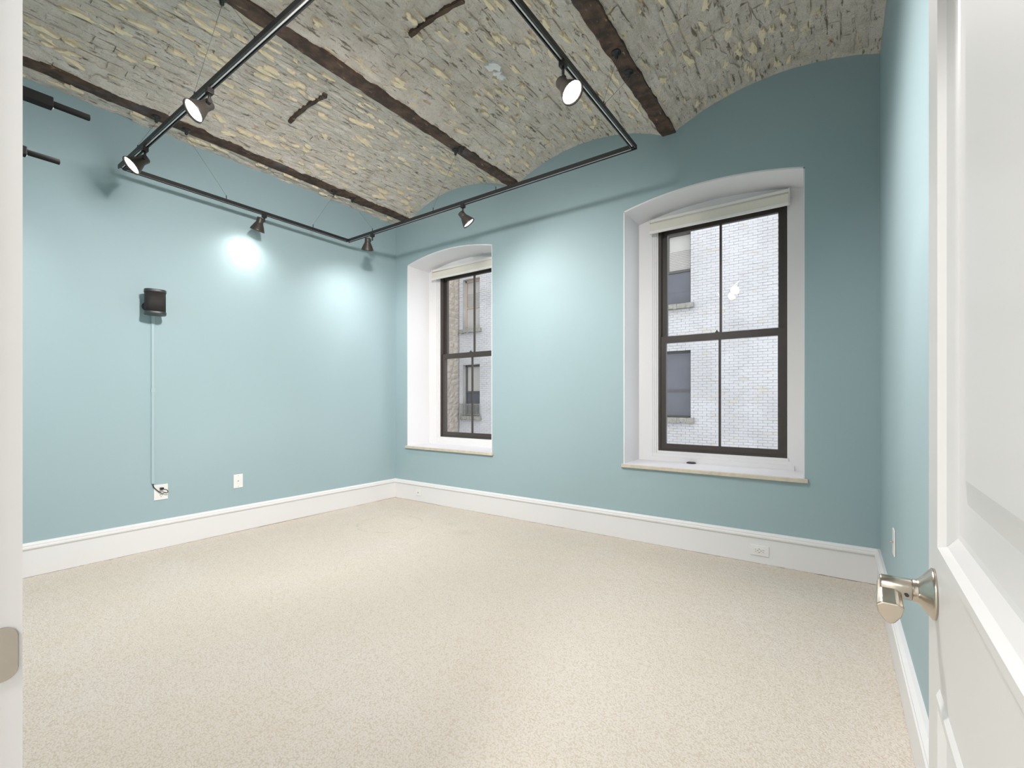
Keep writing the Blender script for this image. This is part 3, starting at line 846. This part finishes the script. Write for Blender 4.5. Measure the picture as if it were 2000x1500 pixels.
for i in range(len(ctrl) - 1):
    p0, p1, p2, p3 = ctrl[max(i - 1, 0)], ctrl[i], ctrl[i + 1], ctrl[min(i + 2, len(ctrl) - 1)]
    for j in range(6):
        f = j / 6
        pts.append(0.5 * ((2 * p1) + (p2 - p0) * f + (2 * p0 - 5 * p1 + 4 * p2 - p3) * f * f + (3 * p1 - p0 - 3 * p2 + p3) * f ** 3))
pts.append(ctrl[-1])
MB().path(pts, 0.0032).build('cord', M['black'], t)

jc = at_x(465.5, 939.5, XL + 0.006)
t = plate_x('jack_plate', XL, 1, jc.y, jc.z, 0.080, 0.125, 'white wall plate with one small jack, left wall', 'wall plate')
MB().lathe([(0.010, 0), (0.009, 0.003)], (XL + 0.0068, jc.y, jc.z), (XL + 0.010, jc.y, jc.z), 16).build('jack', M['plate'], t)
MB().box(XL + 0.0095, XL + 0.0104, jc.y - 0.006, jc.y + 0.004, jc.z - 0.003, jc.z + 0.005).build('jack_hole', M['grey'], t)
for dz in (0.048, -0.048):
    MB().tube((XL + 0.0068, jc.y, jc.z + dz), (XL + 0.0076, jc.y, jc.z + dz), 0.003).build('screw', M['grey'], t)

cc = at_x(1746, 1059, XR - 0.004)
t = plate_x('coax_plate', XR, -1, cc.y, cc.z, 0.080, 0.125, 'white wall plate with a stub connector beside the door', 'wall plate')
MB().tube((XR - 0.0065, cc.y, cc.z), (XR - 0.020, cc.y, cc.z), 0.005).build('connector', M['nickel'], t)

YB = YW - 0.018
dc = at_y(1483.5, 1075, YB)
t = thing('baseboard_outlet', (dc.x, YB, dc.z), 'white horizontal outlet set in the baseboard under the right window', 'outlet')
MB().box(dc.x - 0.062, dc.x + 0.062, YB - 0.007, YB - 0.0005, dc.z - 0.038, dc.z + 0.038).build('plate', M['plate'], t, 0.0025)
s = MB().box(dc.x - 0.036, dc.x + 0.036, YB - 0.010, YB - 0.0065, dc.z - 0.018, dc.z + 0.018).build('receptacle', M['plate'], t, 0.001)
for dx in (-0.024, 0.024):
    for dz in (-0.007, 0.007):
        MB().box(dc.x + dx - 0.004, dc.x + dx + 0.004, YB - 0.0106, YB - 0.0099, dc.z + dz - 0.0017, dc.z + dz + 0.0017).build('slot', M['grey'], s)
    MB().tube((dc.x + dx * 0.45, YB - 0.0099, dc.z), (dc.x + dx * 0.45, YB - 0.0108, dc.z), 0.0030).build('ground_hole', M['dark'], s)
for dz in (-0.012, 0.012):
    MB().box(dc.x - 0.006, dc.x + 0.004, YB - 0.0112, YB - 0.0099, dc.z + dz - 0.0025, dc.z + dz + 0.0025).build('button', M['grey'], s)
sc2 = at_y(818, 962, YB)
t = thing('baseboard_jack', (sc2.x, YB, sc2.z), 'small square white jack plate on the baseboard near the corner', 'wall plate')
MB().box(sc2.x - 0.040, sc2.x + 0.040, YB - 0.007, YB - 0.0005, sc2.z - 0.035, sc2.z + 0.035).build('plate', M['plate'], t, 0.003)
MB().box(sc2.x - 0.012, sc2.x + 0.002, YB - 0.009, YB - 0.0065, sc2.z - 0.006, sc2.z + 0.006).build('jack', M['grey'], t)

# ------------------------------------------------------------------ wall-mounted grip bar by the doorway
e1 = at_y(176, 231, 0.53); e2 = at_y(117, 317, 0.53)
t = thing('grip_bar', ((e1.x + e2.x) / 2, YN, e1.z), 'black steel grip bar with two prongs fixed beside the doorway', 'exercise bar')
zg = (e1.z + e2.z) / 2
for e in (e1, e2):
    ysl = at_x(103, 210, e1.x).y
    MB().box(e.x - 0.045, e.x + 0.045, YN + 0.0005, YN + 0.008, e.z - 0.12, e.z + 0.06).build('wall_flange', M['rubber'], t)
    MB().box(e.x - 0.020, e.x + 0.020, YN + 0.008, ysl, e.z - 0.020, e.z + 0.020).build('arm', M['rubber'], t, 0.004)
    g = MB().tube((e.x, ysl - 0.01, e.z), (e.x, e.y, e.z), 0.0125, n=20).build('grip', M['rubber'], t, 0.003)
    MB().tube((e.x + 0.0, ysl - 0.001, e.z - 0.015), (e.x, ysl + 0.002, e.z - 0.015), 0.004).build('end_screw', M['plate'], t)
MB().box(min(e1.x, e2.x), max(e1.x, e2.x), YN + 0.05, YN + 0.09, zg - 0.020, zg + 0.020).build('cross_bar', M['black'], t, 0.004)

# ------------------------------------------------------------------ unseen hall lamp behind the camera, added to fill the room
HX, HYY = -0.45, -0.95
t = thing('hall_fill_lamp', (HX, HYY, 2.6), 'added unseen round ceiling lamp filling the room through the doorway', 'lamp')
MB().lathe([(0.17, 0), (0.17, 0.02)], (HX, HYY, 2.5995), (HX, HYY, 2.57), 32).build('base', M['plate'], t)
MB().lathe([(0.155, 0.02), (0.15, 0.05), (0.11, 0.08), (0.05, 0.095), (0.005, 0.10)], (HX, HYY, 2.6), (HX, HYY, 2.5), 32).build('diffuser', M['hallfill'], t)
ld = bpy.data.lights.new('hall_fill_light', 'AREA'); ld.shape = 'DISK'; ld.size = 0.30; ld.energy = HALL_FILL_W; ld.color = (1.0, 0.97, 0.95)
lo = bpy.data.objects.new('hall_fill_light', ld); COL.objects.link(lo); lo.location = (HX, HYY, 2.49)
lo.parent = t; lo.matrix_parent_inverse = Matrix.Translation(-Vector(t.location))

# ------------------------------------------------------------------ outside: white brick building across the alley, stone return
YE = 12.5
def ext_rect(u0, v0, u1, v1):
    a, b = at_y(u0, v0, YE), at_y(u1, v1, YE)
    return a.x, b.x, b.z, a.z
r2a = at_y(1349, 446, YE); r2b = at_y(1349, 592, YE); r2c = at_y(1349, 682, YE); r2d = at_y(1349, 816, YE)
l1 = at_y(904, 540, YE); rr1 = at_y(937, 540, YE)
WX1 = r2a.x; WW = 1.02
z1a_top = at_y(937, 541, YE).z; z1a_bot = at_y(937, 641, YE).z
z1b_top = at_y(937, 711, YE).z; z1b_bot = at_y(937, 813, YE).z
XOPEN = [(WX1 - WW, WX1, r2b.z, r2a.z), (WX1 - WW, WX1, r2d.z, r2c.z), (l1.x, rr1.x, z1a_bot, z1a_top), (l1.x, rr1.x, z1b_bot, z1b_top)]
XC = at_y(897, 700, YE).x                         # inner corner with the stone wall
xb0, xb1, zb0, zb1 = XC, 3.0, -3.0, 8.5
bld = thing('brick_building', ((xb0 + xb1) / 2, YE, zb0), 'white painted brick building across the alley seen through the windows', 'building')
cuts = sorted({xb0, xb1, *[o_[0] for o_ in XOPEN], *[o_[1] for o_ in XOPEN]})
mb = MB()
for a, b in zip(cuts, cuts[1:]):
    m_ = (a + b) / 2
    zs_ = sorted([(o_[2], o_[3]) for o_ in XOPEN if o_[0] < m_ < o_[1]])
    z = zb0
    for (lo_, hi_) in zs_:
        mb.box(a, b, YE + 0.012, YE + 0.30, z, lo_); z = hi_
    mb.box(a, b, YE + 0.012, YE + 0.30, z, zb1)
mb.box(xb0, xb1, YE + 1.2, YE + 1.3, zb0, zb1)
mb.build('wall', M['xmortar'], bld)
CH, CL, J = 0.0690, 0.212, 0.008
V = []; F = []
nrow = int((zb1 - zb0) / CH)
for r_ in range(nrow):
    z0 = zb0 + r_ * CH; x = xb0 - (0.0 if r_ % 2 else CL / 2)
    while x < xb1:
        a, b = max(x, xb0), min(x + CL - J, xb1); x += CL
        if b - a < 0.02: continue
        zc_ = z0 + CH / 2; segs = [(a, b)]
        for (oa, ob, oz0, oz1) in XOPEN:
            if oz0 - 0.12 < zc_ < oz1 + 0.01:
                ns = []
                for (p_, q_) in segs:
                    if q_ <= oa or p_ >= ob: ns.append((p_, q_)); continue
                    if p_ < oa - 0.02: ns.append((p_, oa))
                    if q_ > ob + 0.02: ns.append((ob, q_))
                segs = ns
        for (p_, q_) in segs:
            y = YE + rnd.uniform(-0.004, 0.006); jj = rnd.uniform(-.0025, .0025)
            za, zb_ = z0 + jj, z0 + CH - J + rnd.uniform(-.0025, .004)
            n = len(V)
            V += [(p_, y, za), (q_, y, za), (q_, y + rnd.uniform(-.003, .003), zb_), (p_, y, zb_), (p_, YE + .02, za), (q_, YE + .02, za), (q_, YE + .02, zb_), (p_, YE + .02, zb_)]
            F += [(n, n + 1, n + 2, n + 3), (n, n + 4, n + 5, n + 1), (n + 3, n + 2, n + 6, n + 7), (n, n + 3, n + 7, n + 4), (n + 1, n + 5, n + 6, n + 2)]
me = bpy.data.meshes.new('brick_courses'); me.from_pydata(V, [], F)
o = link('brick_courses', me, M['xbrick'], bld); o['kind'] = 'stuff'
for i, (a, b, z0, z1) in enumerate(XOPEN):
    wd = MB()
    wd.box(a, a + 0.05, YE + 0.16, YE + 0.26, z0, z1); wd.box(b - 0.05, b, YE + 0.16, YE + 0.26, z0, z1)
    wd.box(a, b, YE + 0.16, YE + 0.26, z1 - 0.07, z1); wd.box(a, b, YE + 0.16, YE + 0.26, z0, z0 + 0.05)
    zm = z0 + (z1 - z0) * (0.47, 0.40, 0.45, 0.47)[i]
    wd.box(a, b, YE + 0.17, YE + 0.23, zm - 0.03, zm + 0.03)
    if i == 0: wd.box((a * .62 + b * .38) - .02, (a * .62 + b * .38) + .02, YE + 0.20, YE + 0.25, zm, z1)
    wo = wd.build('window', M['xwood'] if i == 2 else M['xframe'], bld)
    MB().box(a + 0.05, b - 0.05, YE + 0.20, YE + 0.21, z0 + 0.05, zm - 0.03).build('lower_pane', M['xblind'] if i == 2 else M['xglass'], wo)
    MB().box(a + 0.05, b - 0.05, YE + 0.22, YE + 0.23, zm + 0.03, z1 - 0.07).build('upper_pane', M['xglass'] if i == 1 else M['xblind'], wo)
    if i in (0, 2):
        sl = MB(); z = zm + 0.05
        while z < zm + (z1 - zm) * 0.55:
            sl.box(a + 0.06, b - 0.06, YE + 0.205, YE + 0.215, z, z + 0.022); z += 0.045
        sl.build('blind_slats', M['xblind'], wo)['kind'] = 'stuff'
    r_ = random.Random(60 + i); n = 14; sl = MB()
    for j in range(n):
        xa, xb_ = a - 0.09 + (b - a + 0.18) * j / n, a - 0.09 + (b - a + 0.18) * (j + 1) / n
        dy = r_.uniform(-.02, .02); dz = r_.uniform(-.015, .015)
        sl.box(xa, xb_, YE - 0.11 + dy, YE + 0.16, z0 - 0.125 + dz, z0)
    sl.build('stone_sill', M['xsill'], wo)
# little iron guard on the lower far window
a, b, z0, z1 = XOPEN[3]
gd = MB().box(a - 0.05, b + 0.05, YE - 0.10, YE - 0.085, z0 + 0.40, z0 + 0.42)
gd.box(a - 0.05, b + 0.05, YE - 0.10, YE - 0.085, z0 + 0.05, z0 + 0.07)
for i in range(15):
    x = a - 0.05 + (b - a + 0.1) * i / 14
    gd.box(x - 0.008, x + 0.008, YE - 0.10, YE - 0.085, z0, z0 + 0.45)
gd.build('window_guard', M['xsill'], bld)

stw = thing('stone_building', (XC - 0.2, 10.5, zb0), 'tan rough stone wall seen at the left of the first window', 'building')
MB().box(XC - 0.4, XC - 0.03, 8.6, YE + 0.3, zb0, zb1).build('wall', M['xmortar'], stw)
BL = []
for i in range(8):
    r_ = random.Random(80 + i); me = MB()
    L, Hh = (0.40, 0.20, 0.30, 0.24)[i % 4], 0.205
    vs = []; n1, n2 = 4, 4
    for q in range(n2):
        for p_ in range(n1):
            e = p_ in (0, n1 - 1) or q in (0, n2 - 1)
            vs.append(((0.012 if not e else -0.012) + r_.uniform(-.012, .012), (p_ / (n1 - 1) - .5) * L, (q / (n2 - 1) - .5) * Hh))
    fs = [(q * n1 + p_, q * n1 + p_ + 1, (q + 1) * n1 + p_ + 1, (q + 1) * n1 + p_) for q in range(n2 - 1) for p_ in range(n1 - 1)]
    bs = len(vs); vs += [(-.06, -L / 2, -Hh / 2), (-.06, L / 2, -Hh / 2), (-.06, L / 2, Hh / 2), (-.06, -L / 2, Hh / 2)]
    fs += [(0, bs, bs + 1, 3, 2, 1), (12, 13, 14, 15, bs + 2, bs + 3), (0, 4, 8, 12, bs + 3, bs), (3, bs + 1, bs + 2, 15, 11, 7)]
    m_ = bpy.data.meshes.new('stone_block'); m_.from_pydata(vs, [], fs); m_.materials.append(M['xstone'])
    BL.append((m_, L))
z = -1.6; row = 0
while z < 6.2:
    y = YE - 0.005
    while y > 11.1:
        m_, L = BL[rnd.randrange(8)]
        o = bpy.data.objects.new('stone_block', m_); COL.objects.link(o)
        o.parent = stw; o.matrix_parent_inverse = Matrix.Translation(-Vector(stw.location))
        o.location = (XC - 0.012, y - L / 2, z + 0.11)
        y -= L + 0.018
    z += 0.222; row += 1
gr = MB().box(-16, 6, YO, YE + 1, zb0 - 0.2, zb0).build('alley_ground', M['asphalt'])
gr['label'] = 'grey paved ground of the alley far below the windows'; gr['category'] = 'ground'; gr['kind'] = 'structure'
